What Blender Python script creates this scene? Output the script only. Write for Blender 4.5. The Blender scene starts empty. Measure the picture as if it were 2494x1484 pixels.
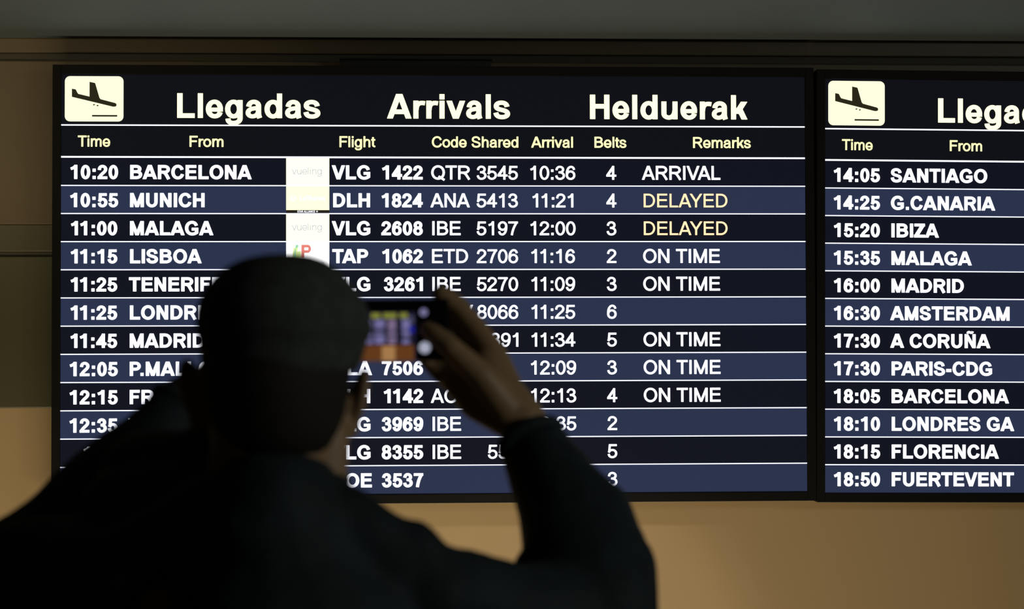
import bpy, bmesh, math, random
from mathutils import Vector, Matrix
random.seed(4)
SC = bpy.context.scene
COL = SC.collection

# ---------------------------------------------------------------- camera
cam_d = bpy.data.cameras.new('camera'); cam = bpy.data.objects.new('camera', cam_d); COL.objects.link(cam)
cam.location = (0.870, -4.672, 1.700)
cam.rotation_mode = 'YXZ'
_yaw, _pitch, _roll = math.radians(-2.743), math.radians(1.4864), math.radians(0.1714)
_m = Matrix.Rotation(_yaw, 3, 'Z') @ Matrix.Rotation(_pitch, 3, 'X') @ Matrix.Rotation(_roll, 3, 'Y') @ Matrix.Rotation(math.radians(90), 3, 'X')
cam.rotation_mode = 'XYZ'; cam.rotation_euler = _m.to_euler('XYZ')
cam_d.sensor_fit = 'HORIZONTAL'; cam_d.sensor_width = 36.0; cam_d.lens = 36.0*4654/2494
cam_d.clip_start = 0.05; cam_d.clip_end = 100
cam_d.dof.use_dof = True; cam_d.dof.focus_distance = 4.69; cam_d.dof.aperture_fstop = 4.2
SC.camera = cam

# ---------------------------------------------------------------- world and exposure
w = bpy.data.worlds.new('world'); SC.world = w; w.use_nodes = True
bg = w.node_tree.nodes['Background']; bg.inputs[0].default_value = (.9, .95, 1, 1); bg.inputs[1].default_value = 0.004
SC.view_settings.view_transform = 'Standard'; SC.view_settings.look = 'None'
SC.view_settings.exposure = 0; SC.view_settings.gamma = 1; SC.view_settings.use_curve_mapping = False

# ---------------------------------------------------------------- lamps of the hall (floor washer, one ceiling lamp; added unseen panel spot and fill)
def spot(name, loc, aim, energy, size, blend, color, radius=.05):
    l = bpy.data.lights.new(name, 'SPOT'); l.energy = energy; l.spot_size = math.radians(size); l.spot_blend = blend
    l.color = color; l.shadow_soft_size = radius
    o = bpy.data.objects.new(name, l); COL.objects.link(o); o.location = loc
    o.rotation_euler = (Vector(aim)-Vector(loc)).to_track_quat('-Z', 'Y').to_euler()
    return o
def area(name, loc, aim, energy, sx, sy, color, spread=180):
    l = bpy.data.lights.new(name, 'AREA'); l.shape = 'RECTANGLE'; l.size = sx; l.size_y = sy; l.energy = energy; l.color = color
    l.spread = math.radians(spread)
    o = bpy.data.objects.new(name, l); COL.objects.link(o); o.location = loc
    o.rotation_euler = (Vector(aim)-Vector(loc)).to_track_quat('-Z', 'Y').to_euler()
    return o
WARM = (1.0, .80, .48)
area('floor_wall_washer', (.55, -2.0, .22), (.55, .11, 1.45), 21, 2.4, .12, WARM, 140)
spot('wall_spot', (1.2, -1.95, 2.45), (1.2, .11, .84), 42, 26, .25, (1, .84, .72), .10)
spot('wall_spot', (-.9, -1.5, 2.42), (-.15, .11, 2.45), 15, 46, .8, WARM, .05)  # unseen spot added to brighten the upper left panels
area('hall_fill', (4.2, -4.6, 2.46), (1.0, -2.3, 1.6), 22, 1.2, .6, (.95, .95, .85), 150)  # unseen fill added to lift the hands, cap and jacket

# ---------------------------------------------------------------- helpers
def mat(name, color, rough=.6, metal=0.0, noise=None, bump=None, spec=.5, sheen=0):
    m = bpy.data.materials.new(name); m.use_nodes = True; nt = m.node_tree; b = nt.nodes['Principled BSDF']
    b.inputs['Base Color'].default_value = (*color, 1); b.inputs['Roughness'].default_value = rough; b.inputs['Metallic'].default_value = metal
    b.inputs['Specular IOR Level'].default_value = spec
    if sheen: b.inputs['Sheen Weight'].default_value = sheen
    tc = nt.nodes.new('ShaderNodeTexCoord')
    if noise:
        n = nt.nodes.new('ShaderNodeTexNoise'); n.inputs['Scale'].default_value = noise[0]; n.inputs['Detail'].default_value = 4
        r = nt.nodes.new('ShaderNodeValToRGB'); r.color_ramp.elements[0].position = .3; r.color_ramp.elements[1].position = .7
        r.color_ramp.elements[0].color = (*[c*(1-noise[1]) for c in color], 1); r.color_ramp.elements[1].color = (*[c*(1+noise[1]) for c in color], 1)
        nt.links.new(tc.outputs['Object'], n.inputs['Vector']); nt.links.new(n.outputs['Fac'], r.inputs['Fac']); nt.links.new(r.outputs['Color'], b.inputs['Base Color'])
    if bump:
        n2 = nt.nodes.new('ShaderNodeTexNoise'); n2.inputs['Scale'].default_value = bump[0]; n2.inputs['Detail'].default_value = 3
        bp = nt.nodes.new('ShaderNodeBump'); bp.inputs['Strength'].default_value = bump[1]; bp.inputs['Distance'].default_value = bump[2]
        nt.links.new(tc.outputs['Object'], n2.inputs['Vector']); nt.links.new(n2.outputs['Fac'], bp.inputs['Height']); nt.links.new(bp.outputs['Normal'], b.inputs['Normal'])
    return m

def glow(name, color, sample=False):
    """a lit patch of a display: emits its colour"""
    m = bpy.data.materials.new(name); m.use_nodes = True; nt = m.node_tree; b = nt.nodes['Principled BSDF']
    b.inputs['Base Color'].default_value = (.003, .003, .004, 1); b.inputs['Roughness'].default_value = .6; b.inputs['Specular IOR Level'].default_value = .04
    b.inputs['Emission Color'].default_value = (*color, 1); b.inputs['Emission Strength'].default_value = 1
    if not sample: m.cycles.emission_sampling = 'NONE'
    return m

def mesh(name, verts, faces, material=None, parent=None, mats=None, fmat=None, smooth=False):
    me = bpy.data.meshes.new(name); me.from_pydata([tuple(v) for v in verts], [], faces)
    for mm in (mats or ([material] if material else [])): me.materials.append(mm)
    if fmat:
        for p, i in zip(me.polygons, fmat): p.material_index = i
    if smooth:
        for p in me.polygons: p.use_smooth = True
    me.update()
    o = bpy.data.objects.new(name, me); COL.objects.link(o)
    if parent: o.parent = parent
    return o

def boxes(name, specs, material, parent=None, bevel=0.0, seg=2):
    bm = bmesh.new()
    for (ax, bx, ay, by, az, bz) in specs:
        v = [bm.verts.new(p) for p in [(ax, ay, az), (bx, ay, az), (bx, by, az), (ax, by, az), (ax, ay, bz), (bx, ay, bz), (bx, by, bz), (ax, by, bz)]]
        for f in [(0, 3, 2, 1), (4, 5, 6, 7), (0, 1, 5, 4), (1, 2, 6, 5), (2, 3, 7, 6), (3, 0, 4, 7)]: bm.faces.new([v[i] for i in f])
    if bevel: bmesh.ops.bevel(bm, geom=list(bm.edges), offset=bevel, segments=seg, affect='EDGES', profile=.6)
    me = bpy.data.meshes.new(name); bm.to_mesh(me); bm.free(); me.materials.append(material)
    o = bpy.data.objects.new(name, me); COL.objects.link(o)
    if parent: o.parent = parent
    return o

def empty(name, loc, rot=(0, 0, 0)):
    o = bpy.data.objects.new(name, None); COL.objects.link(o); o.location = loc; o.rotation_euler = rot; o.empty_display_size = .1
    return o

def tag(o, label=None, cat=None, group=None, kind=None):
    if label: o['label'] = label
    if cat: o['category'] = cat
    if group: o['group'] = group
    if kind: o['kind'] = kind
    return o

# ---------------------------------------------------------------- lettering (grotesque sans drawn stroke by stroke)
WD = {' ':278,'.':278,':':278,'-':333,'0':556,'1':556,'2':556,'3':556,'4':556,'5':556,'6':556,'7':556,'8':556,'9':556,
 'A':667,'B':667,'C':722,'D':722,'E':667,'F':611,'G':778,'H':722,'I':278,'J':500,'K':667,'L':556,'M':833,'N':722,'O':778,'P':667,'Q':778,
 'R':722,'S':667,'T':611,'U':722,'V':667,'W':944,'X':667,'Y':667,'Z':611,'a':556,'d':556,'e':556,'f':278,'g':556,'h':556,'i':222,'k':500,
 'l':222,'m':833,'n':556,'o':556,'r':333,'s':500,'t':278,'u':556,'v':500}
WB = dict(WD); WB.update({':':333,'A':722,'B':722,'J':556,'K':722,'L':611,'d':611,'f':333,'g':611,'h':611,'i':278,'k':556,'l':278,'m':889,'n':611,
 'o':611,'r':389,'s':556,'t':333,'u':611,'v':556})
BR = {'.':(87,0,191,106),':':(87,0,191,516),'-':(44,232,289,322),'0':(37,-12,519,710),'1':(109,0,369,710),'2':(26,0,507,710),'3':(34,-12,522,710),
 '4':(18,0,523,710),'5':(32,-12,514,700),'6':(38,-12,518,710),'7':(37,0,523,700),'8':(38,-12,517,710),'9':(42,-12,514,710),
 'A':(2,0,664,716),'B':(74,0,627,716),'C':(48,-12,684,728),'D':(81,0,676,716),'E':(80,0,620,716),'F':(82,0,583,716),'G':(48,-12,712,728),
 'H':(80,0,642,716),'I':(93,0,188,716),'J':(28,-12,428,716),'K':(74,0,666,716),'L':(74,0,522,716),'M':(75,0,759,716),'N':(76,0,642,716),
 'O':(46,-12,734,728),'P':(78,0,622,716),'Q':(43,-54,740,728),'R':(79,0,711,716),'S':(45,-12,617,728),'T':(22,0,592,716),'U':(79,-12,642,716),
 'V':(4,0,661,716),'W':(12,0,932,716),'X':(5,0,661,716),'Y':(4,0,662,716),'Z':(20,0,588,716),'a':(36,-12,524,530),'d':(35,-12,486,716),
 'e':(37,-12,515,530),'f':(10,0,300,728),'g':(34,-211,490,530),'h':(66,0,487,716),'i':(67,0,155,716),'k':(66,0,497,716),'l':(64,0,152,716),
 'm':(66,0,768,530),'n':(66,0,487,530),'o':(34,-12,523,530),'r':(66,0,346,530),'s':(31,-12,464,530),'t':(17,-7,271,674),'u':(64,-12,489,519),'v':(12,0,487,519)}
BB = dict(BR); BB.update({'.':(72,0,209,137),':':(98,0,236,519),'-':(36,190,289,327),'0':(43,-12,508,715),'1':(78,0,393,715),'2':(25,0,506,715),
 '3':(38,-12,517,715),'4':(20,0,530,715),'5':(45,-12,521,703),'6':(34,-12,514,715),'7':(42,0,512,703),'8':(38,-12,516,715),'9':(36,-12,516,715),
 'A':(0,0,718,716),'B':(73,0,671,716),'C':(47,-12,674,728),'D':(72,0,676,716),'E':(73,0,618,716),'F':(74,0,567,716),'G':(43,-12,713,728),
 'H':(73,0,648,716),'I':(68,0,213,716),'J':(22,-12,484,716),'K':(74,0,720,716),'L':(76,0,580,716),'M':(71,0,763,716),'N':(74,0,646,716),
 'O':(44,-12,735,728),'P':(73,0,620,716),'Q':(44,-60,740,728),'R':(73,0,716,716),'S':(36,-12,615,728),'T':(21,0,589,716),'U':(71,-12,645,716),
 'V':(0,0,668,716),'W':(3,0,941,716),'Y':(0,0,664,716),'Z':(10,0,592,716),'a':(34,-12,533,530),'d':(41,-12,547,716),'e':(31,-12,522,530),
 'f':(13,0,340,728),'g':(43,-211,547,530),'h':(70,0,545,716),'i':(72,0,209,716),'k':(67,0,556,716),'l':(72,0,209,716),'m':(62,0,824,530),
 'n':(70,0,545,530),'o':(40,-12,571,530),'r':(66,0,402,530),'s':(24,-12,514,530),'t':(17,-12,313,702),'u':(66,-12,541,519),'v':(6,0,550,519)})
KERN = {}
for a, b in ('11','AV','VA','AT','TA','AY','YA','LT','LV','LY','PA','P.'):
    KERN[a+b] = -74
KERN['P.'] = -110; KERN['AL'] = 0

def bez(p, a, b, c, n):
    return [tuple((1-t)**3*p[i]+3*(1-t)**2*t*a[i]+3*(1-t)*t*t*b[i]+t**3*c[i] for i in (0, 1)) for t in [k/n for k in range(1, n+1)]]

def trace(start, cmds, n=7, K=.57):
    pts = [start]
    for c in cmds:
        p = pts[-1]
        if c[0] == 'l': pts.append((c[1], c[2]))
        elif c[0] == 'h': pts += bez(p, (p[0]+(c[1]-p[0])*K, p[1]), (c[1], c[2]-(c[2]-p[1])*K), (c[1], c[2]), n)
        elif c[0] == 'v': pts += bez(p, (p[0], p[1]+(c[2]-p[1])*K), (c[1]-(c[1]-p[0])*K, c[2]), (c[1], c[2]), n)
        else: pts += bez(p, (c[1], c[2]), (c[3], c[4]), (c[5], c[6]), n)
    return pts

def pen(pts, sv, sh, closed=False):
    """outline of a stroke drawn with an elliptical pen: (left side, right side)"""
    n = len(pts); L = []; Rr = []
    for i in range(n):
        a = pts[i-1] if (i > 0 or closed) else pts[i]
        b = pts[(i+1) % n] if (i < n-1 or closed) else pts[i]
        tx, ty = b[0]-a[0], b[1]-a[1]; d = math.hypot(tx, ty) or 1
        nx, ny = -ty/d, tx/d
        L.append((pts[i][0]+nx*sv/2, pts[i][1]+ny*sh/2)); Rr.append((pts[i][0]-nx*sv/2, pts[i][1]-ny*sh/2))
    return L, Rr

def glyph(ch, bold, thin=False):
    """list of ('poly', pts) / ('path', pts, sv, sh, closed) in 1/1000 em"""
    x0, y0, x1, y1 = (BB if bold else BR)[ch if ch != 'Ñ' else 'N']
    lc = ch.islower() or ch.isdigit()
    if thin: sv, sh = 52, 52
    elif bold: sv, sh = (138, 112) if lc else (146, 122)
    else: sv, sh = (88, 76) if lc else (95, 85)
    l, r, b, t = x0+sv/2, x1-sv/2, y0+sh/2, y1-sh/2
    m = lambda u: l+(r-l)*u
    n = lambda v: b+(t-b)*v
    S = []
    def V(x, a, c, w=None): w = w or sv; S.append(('poly', [(x-w/2, a), (x+w/2, a), (x+w/2, c), (x-w/2, c)]))
    def H(y, a, c, h=None): h = h or sh; S.append(('poly', [(a, y-h/2), (c, y-h/2), (c, y+h/2), (a, y+h/2)]))
    def D(xa, ya, xb, yb, w): S.append(('poly', [(xa, ya), (xa+w, ya), (xb+w, yb), (xb, yb)]))
    def P(start, *cmds, closed=False, w=1.0):
        pts = trace(start, cmds)
        if closed: pts = pts[:-1]
        S.append(('path', pts, sv*w, sh*w, closed))
    def ell(a, c, e, f):
        cx, cy = (a+c)/2, (e+f)/2
        P((cx, f), ('h', c, cy), ('v', cx, e), ('h', a, cy), ('v', cx, f), closed=True)
    th = sv*1.1; cx = (x0+x1)/2
    if ch == '.': H((y0+y1)/2, x0, x1, y1-y0)
    elif ch == '-': H((y0+y1)/2, x0, x1, y1-y0)
    elif ch == ':':
        s = x1-x0; H(s/2, x0, x1, s); H(y1-s/2, x0, x1, s)
    elif ch in '0Oo': ell(l, r, b, t)
    elif ch == 'Q':
        b2 = -12+sh/2; ell(l, r, b2, t); P((m(.56), b2+120), ('l', x1-20, y0+20))
    elif ch == '1':
        V(r, 0, y1); P((r-sv*.1, y1-sh*.42), ('c', r-sv*.6, y1-130, x0+90, y1-165, x0, y1-.275*y1+sh*.1))
    elif ch == '2':
        P((m(.03), n(.70)), ('c', m(.05), n(.90), m(.22), t, m(.5), t), ('h', m(.985), n(.735)),
          ('c', m(.985), n(.48), m(.22), n(.34), m(.03), b)); H(b, x0, x1)
    elif ch == '3':
        P((m(.02), n(.74)), ('c', m(.06), n(.92), m(.25), t, m(.47), t), ('h', m(.90), n(.77)), ('v', m(.42), n(.54)), ('l', m(.33), n(.54)))
        P((m(.33), n(.54)), ('l', m(.42), n(.54)), ('h', r, n(.27)), ('v', m(.47), b), ('c', m(.22), b, m(.04), n(.09), m(.0), n(.26)))
    elif ch == '4':
        sx = x0+(x1-x0)*.70; by = 165+sh/2 if not bold else 144+sh/2
        V(sx, 0, y1); H(by, x0, x1)
        S.append(('poly', [(x0, by-sh/2), (x0+sv*.9, by-sh/2+10), (sx+sv/2, y1-sv*.9), (sx+sv/2, y1), (sx-sv*.3, y1), (x0, by+sh/2)]))
    elif ch == '5':
        H(t, m(.15), x1-sv*.25); D(m(.02)-sv*.30, n(.42), m(.15)-sv*.45, y1, sv*.95)
        P((m(.0), n(.42)), ('c', m(.13), n(.54), m(.28), n(.60), m(.49), n(.60)), ('h', r, n(.31)), ('v', m(.47), b), ('c', m(.22), b, m(.04), n(.09), m(.0), n(.25)))
    elif ch in '69':
        A = S; S = []
        ell(l, r, b, n(.615))
        P((m(.97), n(.77)), ('c', m(.92), n(.92), m(.76), t, m(.56), t), ('h', l, n(.44)), ('l', l, n(.30)))
        if ch == '9':
            fx = lambda p: (x0+x1-p[0], y0+y1-p[1])
            S = [(s[0], [fx(p) for p in s[1]])+tuple(s[2:]) for s in S]
    elif ch == '7':
        H(t, x0, x1); P((m(.98), t), ('c', m(.66), n(.70), m(.42), n(.36), m(.33), y0))
    elif ch == '8':
        ell(m(.07), m(.93), n(.535), t); ell(l, r, b, n(.535))
    elif ch == 'A':
        aw = th*1.12
        D(x0, 0, cx-aw/2, y1, th); D(x1-th, 0, cx+aw/2-th, y1, th)
        y = .30*y1 if not bold else .27*y1; k = y/y1; H(y, x0+th*.5+(cx-x0)*k*.8, x1-th*.5-(cx-x0)*k*.8)
    elif ch == 'V' or ch == 'v':
        aw = th*1.08
        D(cx-aw/2, 0, x0, y1, th); D(cx+aw/2-th, 0, x1-th, y1, th)
    elif ch == 'W':
        q = (x1-x0)/4; w = sv*1.02
        D(x0+q-w/2, 0, x0, y1, w); D(x0+q-w/2, 0, cx-w/2, y1, w); D(x1-q-w/2, 0, cx-w/2, y1, w); D(x1-q-w/2, 0, x1-w, y1, w)
    elif ch == 'X': D(x0, 0, x1-th*1.1, y1, th*1.1); D(x1-th*1.1, 0, x0, y1, th*1.1)
    elif ch == 'Y':
        V(cx, 0, .45*y1); D(cx-sv/2, .40*y1, x0, y1, th*1.08); D(cx+sv/2-th*1.08, .40*y1, x1-th*1.08, y1, th*1.08)
    elif ch == 'Z':
        H(t, x0+20, x1-15); H(b, x0, x1); D(x0, sh*.6, x1-15-th*1.3, y1-sh*.6, th*1.3)
    elif ch in 'NÑ':
        V(l, 0, y1); V(r, 0, y1); D(x1-sv*1.12, 0, x0, y1, sv*1.12)
        if ch == 'Ñ':
            P((cx-130, 775), ('c', cx-125, 850, cx-60, 860, cx-10, 825), ('c', cx+40, 790, cx+120, 790, cx+130, 865), w=.72)
    elif ch == 'M':
        V(l, 0, y1); V(r, 0, y1); w = sv*1.02; D(cx-w/2, 0, x0, y1, w*1.05); D(cx-w/2, 0, x1-w*1.05, y1, w*1.05)
    elif ch == 'K':
        V(l, 0, y1); D(l, .30*y1, x1-th*1.25, y1, th*1.25); D(x1-th*1.22, 0, x0+(x1-x0)*.34, .60*y1, th*1.15)
    elif ch == 'k':
        V(l, 0, y1); D(l, 170, x1-th*1.2-10, 519, th*1.2); D(x1-th*1.15, 0, x0+(x1-x0)*.32, 330, th*1.1)
    elif ch == 'T': V(cx, 0, y1); H(t, x0, x1)
    elif ch == 'L': V(l, 0, y1); H(b, x0, x1)
    elif ch == 'E': V(l, 0, y1); H(b, x0, x1); H(t, x0, x1-15); H(n(.535), x0, x1-35)
    elif ch == 'F': V(l, 0, y1); H(t, x0, x1); H(n(.51), x0, x1-55)
    elif ch == 'H': V(l, 0, y1); V(r, 0, y1); H(n(.53), x0, x1)
    elif ch in 'Il': V(l, 0, y1)
    elif ch == 'i': V(l, 0, 519); H(y1-sh*.65, x0, x1, sh*1.3)
    elif ch == 'J': P((r, y1), ('l', r, n(.27)), ('v', m(.5), b), ('c', m(.15), b, l, n(.1), l, n(.28)))
    elif ch == 'U': P((l, y1), ('l', l, n(.36)), ('v', m(.5), b), ('h', r, n(.36)), ('l', r, y1))
    elif ch == 'D': V(l, 0, y1); P((l, t), ('l', m(.40), t), ('h', r, n(.5)), ('v', m(.40), b), ('l', l, b))
    elif ch == 'P': V(l, 0, y1); P((l, t), ('l', m(.55), t), ('h', r, n(.735)), ('v', m(.55), n(.47)), ('l', l, n(.47)))
    elif ch == 'R':
        V(l, 0, y1); rr = m(.91); P((l, t), ('l', m(.52), t), ('h', rr, n(.745)), ('v', m(.52), n(.49)), ('l', l, n(.49)))
        P((m(.40), n(.47)), ('c', m(.60), n(.46), m(.68), n(.30), x1-th*.62, -4))
    elif ch == 'B':
        V(l, 0, y1); P((l, t), ('l', m(.50), t), ('h', m(.91), n(.77)), ('v', m(.50), n(.535)), ('l', l, n(.535)))
        P((m(.3), n(.535)), ('l', m(.52), n(.535)), ('h', r, n(.27)), ('v', m(.52), b), ('l', l, b))
    elif ch == 'C':
        P((m(.98), n(.72)), ('c', m(.92), n(.90), m(.75), t, m(.525), t), ('h', l, n(.5)), ('v', m(.52), b), ('c', m(.77), b, m(.96), n(.11), m(1.02), n(.30)))
    elif ch == 'G':
        P((m(.96), n(.73)), ('c', m(.91), n(.90), m(.75), t, m(.53), t), ('h', l, n(.5)), ('v', m(.53), b), ('c', m(.72), b, m(.88), n(.04), r, n(.13)))
        V(r, y0+sh*.9, n(.475)); H(n(.475)-sh*.3, m(.53), x1)
    elif ch in 'Ss':
        P((m(.95), n(.73)), ('c', m(.91), n(.92), m(.72), t, m(.48), t), ('c', m(.20), t, m(.03), n(.91), m(.03), n(.755)),
          ('c', m(.03), n(.58), m(.25), n(.55), m(.50), n(.50)), ('c', m(.80), n(.44), r, n(.39), r, n(.225)), ('c', r, n(.08), m(.78), b, m(.52), b),
          ('c', m(.21), b, m(.04), n(.09), m(.0), n(.29)))
    elif ch == 'e':
        P((r, n(.50)), ('v', m(.51), t), ('h', l, n(.5)), ('v', m(.52), b), ('c', m(.76), b, m(.92), n(.10), m(.98), n(.27)))
        H(n(.455), l, x1-sv*.02, sh*.92)
    elif ch == 'a':
        R2 = m(.86)
        P((m(.05), n(.68)), ('c', m(.09), n(.89), m(.25), t, m(.48), t), ('h', R2, n(.72)), ('l', R2, n(.25)), ('c', R2, n(.10), m(.90), 45, m(.95), 0))
        P((R2, n(.62)), ('c', m(.68), n(.54), m(.42), n(.56), m(.24), n(.50)), ('c', m(.06), n(.44), l, n(.34), l, n(.24)), ('v', m(.35), b), ('c', m(.64), b, R2, n(.16), R2, n(.42)), w=.93)
    elif ch == 'd':
        tt = 530-sh/2; V(r, 0, y1); ell(l, r-sv*.12, b, tt)
    elif ch == 'g':
        bb = -12+sh/2; ell(l, r-sv*.12, bb, t); P((r, 519), ('l', r, y0+sh*.5+130), ('v', m(.47), y0+sh/2), ('c', m(.2), y0+sh/2, m(.04), y0+sh/2+30, m(.03), y0+sh/2+125))
    elif ch in 'hn':
        V(l, 0, y1 if ch == 'h' else 519); tt = 530-sh/2; P((l+sv*.05, 270), ('v', m(.55), tt), ('h', r, 350), ('l', r, 0))
    elif ch == 'm':
        V(l, 0, 519); tt = 530-sh/2
        P((l+sv*.05, 270), ('v', m(.28), tt), ('h', m(.5), 360), ('l', m(.5), 0)); P((m(.5)+sv*.05, 270), ('v', m(.78), tt), ('h', r, 360), ('l', r, 0))
    elif ch == 'r': V(l, 0, 519); P((l+sv*.05, 255), ('c', l+sv*.05, 430, m(.55), t+10, x1, t-25))
    elif ch == 'u':
        V(r, 0, y1); P((l, y1), ('l', l, 165), ('v', m(.45), b), ('h', r-sv*.05, 250))
    elif ch == 't':
        c = x0+(x1-x0)*.42; H(519-sh/2+5, x0, x1-10, sh*.95); P((c, y1-20), ('l', c, n(.16)), ('v', x1-8, b+6))
    elif ch == 'f':
        c = x0+(x1-x0)*.44; H(519-sh/2+5, x0, x1-30, sh*.95); P((c, 0), ('l', c, n(.80)), ('v', x1-4, t-4))
    return S

def text_geo(txt, bold=False, grow=0.0, em=1.0, thin=False, dotless=False):
    """vertices, faces (2-D, baseline at 0, pen at 0); grow widens every stroke by that many metres, round cornered"""
    vs, fs = [], []; pen_x = 0.0; ink = [1e9, -1e9]
    def emit(loop_pts, quads, loops):
        base = len(vs); vs.extend(loop_pts); fs.extend([tuple(base+i for i in q) for q in quads])
        for lp in loops:
            k = len(lp)
            area = sum(lp[i][0]*lp[(i+1) % k][1]-lp[(i+1) % k][0]*lp[i][1] for i in range(k))
            sg = 1
            for i in range(k):
                p, q = lp[i], lp[(i+1) % k]; dx, dy = q[0]-p[0], q[1]-p[1]; d = math.hypot(dx, dy)
                if d < 1e-9: continue
                nx, ny = dy/d*grow*sg, -dx/d*grow*sg
                bs = len(vs); vs.extend([p, q, (q[0]+nx, q[1]+ny), (p[0]+nx, p[1]+ny)]); fs.append((bs, bs+1, bs+2, bs+3))
                o = lp[i-1]; ex, ey = p[0]-o[0], p[1]-o[1]; e = math.hypot(ex, ey) or 1
                if (ex*dx+ey*dy)/(e*d) < .93 and (ex*dy-ey*dx) > 0:
                    bs = len(vs); vs.append(p); vs.extend([(p[0]+grow*math.cos(a*math.pi/4), p[1]+grow*math.sin(a*math.pi/4)) for a in range(8)])
                    fs.extend([(bs, bs+1+a, bs+1+(a+1) % 8) for a in range(8)])
    for i, ch in enumerate(txt):
        adv = (WB if bold else WD)['N' if ch == 'Ñ' else ch]
        if i: pen_x += KERN.get(txt[i-1]+ch, 0)*em/1000
        if ch != ' ':
            bx = (BB if bold else BR)['N' if ch == 'Ñ' else ch]
            ink = [min(ink[0], pen_x+bx[0]*em/1000), max(ink[1], pen_x+bx[2]*em/1000)]
            gl = glyph(ch, bold, thin)
            if dotless and ch == 'i': gl = gl[:1]
            for s in gl:
                T = lambda p: (pen_x+p[0]*em/1000, p[1]*em/1000)
                if s[0] == 'poly':
                    q = [T(p) for p in s[1]]
                    k = len(q)
                    if sum(q[j][0]*q[(j+1) % k][1]-q[(j+1) % k][0]*q[j][1] for j in range(k)) < 0: q.reverse()
                    emit(q, [tuple(range(len(q)))], [q])
                else:
                    L, Rr = pen(s[1], s[2], s[3], s[4]); L = [T(p) for p in L]; Rr = [T(p) for p in Rr]; k = len(L)
                    if s[4]:
                        quads = [(j, (j+1) % k, k+(j+1) % k, k+j) for j in range(k)]
                        ar = sum(L[j][0]*L[(j+1) % k][1]-L[(j+1) % k][0]*L[j][1] for j in range(k))
                        # left of travel: outer when clockwise
                        loops = [list(reversed(L)) if ar < 0 else list(reversed(L)), Rr]
                        emit(L+Rr, quads, loops)
                    else:
                        quads = [(j, j+1, k+j+1, k+j) for j in range(k-1)]
                        emit(L+Rr, quads, [Rr+list(reversed(L))])
        pen_x += adv*em/1000
    return vs, fs, ink
# ---------------------------------------------------------------- the hall
M_WALL = mat('tan_painted_wall', (.46, .335, .185), rough=.5, noise=(1.5, .03))
M_CLAD = mat('brown_olive_wall_panel', (.125, .093, .050), rough=.45, noise=(2.2, .05))
M_CLAD2 = mat('green_olive_wall_panel', (.078, .074, .040), rough=.4, noise=(2.2, .05))
M_SEAM = mat('dark_panel_joint', (.05, .045, .03), rough=.6)
M_CEIL = mat('grey_ceiling_paint', (.12, .155, .18), rough=.8, noise=(3, .03))
M_FLOOR = mat('dark_terrazzo_floor', (.10, .09, .075), rough=.35, noise=(30, .3))
WY = .115                                                           # face of the wall behind the boards
o = boxes('wall_back', [(-4, 6.5, WY, WY+.15, -.02, 2.56)], M_WALL); tag(o, 'tan painted wall behind and below the arrivals screens', 'wall', kind='structure')
o = boxes('floor', [(-4, 6.5, -8, WY, -.12, 0)], M_FLOOR); tag(o, 'dark terrazzo floor of the arrivals hall', 'floor', kind='structure')
o = boxes('ceiling', [(-4, 6.5, -8, WY, 2.488, 2.62)], M_CEIL); tag(o, 'grey ceiling above the arrivals screens', 'ceiling', kind='structure')
def panel(name, z0, z1, d, m, label):
    o = boxes(name, [(-3.5, 6.2, WY-d, WY, z0, z1)], m, bevel=.003); tag(o, label, 'wall panel', kind='structure'); return o
panel('trim_1', 2.452, 2.488, .012, M_CLAD, 'brown panel strip under the ceiling')
panel('trim_2', 2.432, 2.452, .004, M_SEAM, 'dark joint above the screens')
panel('trim_3', 2.025, 2.432, .010, M_CLAD, 'brown wall panel behind the left end of the screens')
panel('trim_4', 1.957, 2.025, .007, M_CLAD2, 'narrow olive strip beside the screen')
panel('trim_5', 1.945, 1.957, .002, M_SEAM, 'dark joint between the wall panels')
panel('trim_6', 1.570, 1.945, .010, M_CLAD2, 'olive green wall panel left of the screens')
# ---------------------------------------------------------------- arrivals screens
M_BEZEL = mat('black_plastic_bezel', (.004, .004, .0045), rough=.6, spec=.15, bump=(400, .1, .0005))
M_BACK = mat('dark_metal_housing', (.05, .05, .052), rough=.35, metal=.8, noise=(20, .1))
M_HIGHLIGHT = mat('pale_metal_highlight', (.55, .5, .42), rough=.35, metal=.6, noise=(60, .1))  # light tone gives the lower bezel edge its bright line
M_BRACKET = mat('black_painted_steel', (.016, .015, .012), rough=.5, noise=(30, .1))
G_SCREEN = glow('screen_black', (.0042, .0050, .0078))
G_DARK = glow('row_black', (.0050, .0063, .0130))
G_LIGHT = glow('row_slate_blue', (.0238, .0330, .0730))
G_LINE = glow('line_white', (1.15, 1.2, 1.35))
G_WHITE = glow('text_white', (1.25, 1.28, 1.38))
G_WHITE2 = glow('text_white_soft', (1.2, 1.23, 1.33))
G_HEAD = glow('text_heading_cream', (1.45, 1.4, .86))
G_PICT = glow('pictogram_cream', (1.1, 1.08, .76))
G_COLH = glow('text_column_yellow', (1.3, 1.22, .58))
G_ORANGE = glow('text_orange', (1.6, .96, .54))
G_CREAM = glow('logo_cream', (1.7, 1.7, .93))
G_YELLOW = glow('logo_pale_yellow', (1.6, 1.55, .78))
G_PALE = glow('logo_white', (1.7, 1.7, 1.7))
G_GREY = glow('logo_blue_grey', (.50, .54, .68))
G_NAVY = glow('logo_navy', (.12, .12, .35))
G_RED = glow('logo_red', (.84, .24, .20))
G_GREEN = glow('logo_green', (.36, .76, .46))
G_LIME = glow('logo_lime', (.80, .95, .40))
G_STRIP = glow('logo_dark_strip', (.02, .016, .012))
G_SYMBOL = glow('symbol_dark_olive', (.022, .019, .009))
P = .0683                                                           # row height
EM = .0463

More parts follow.
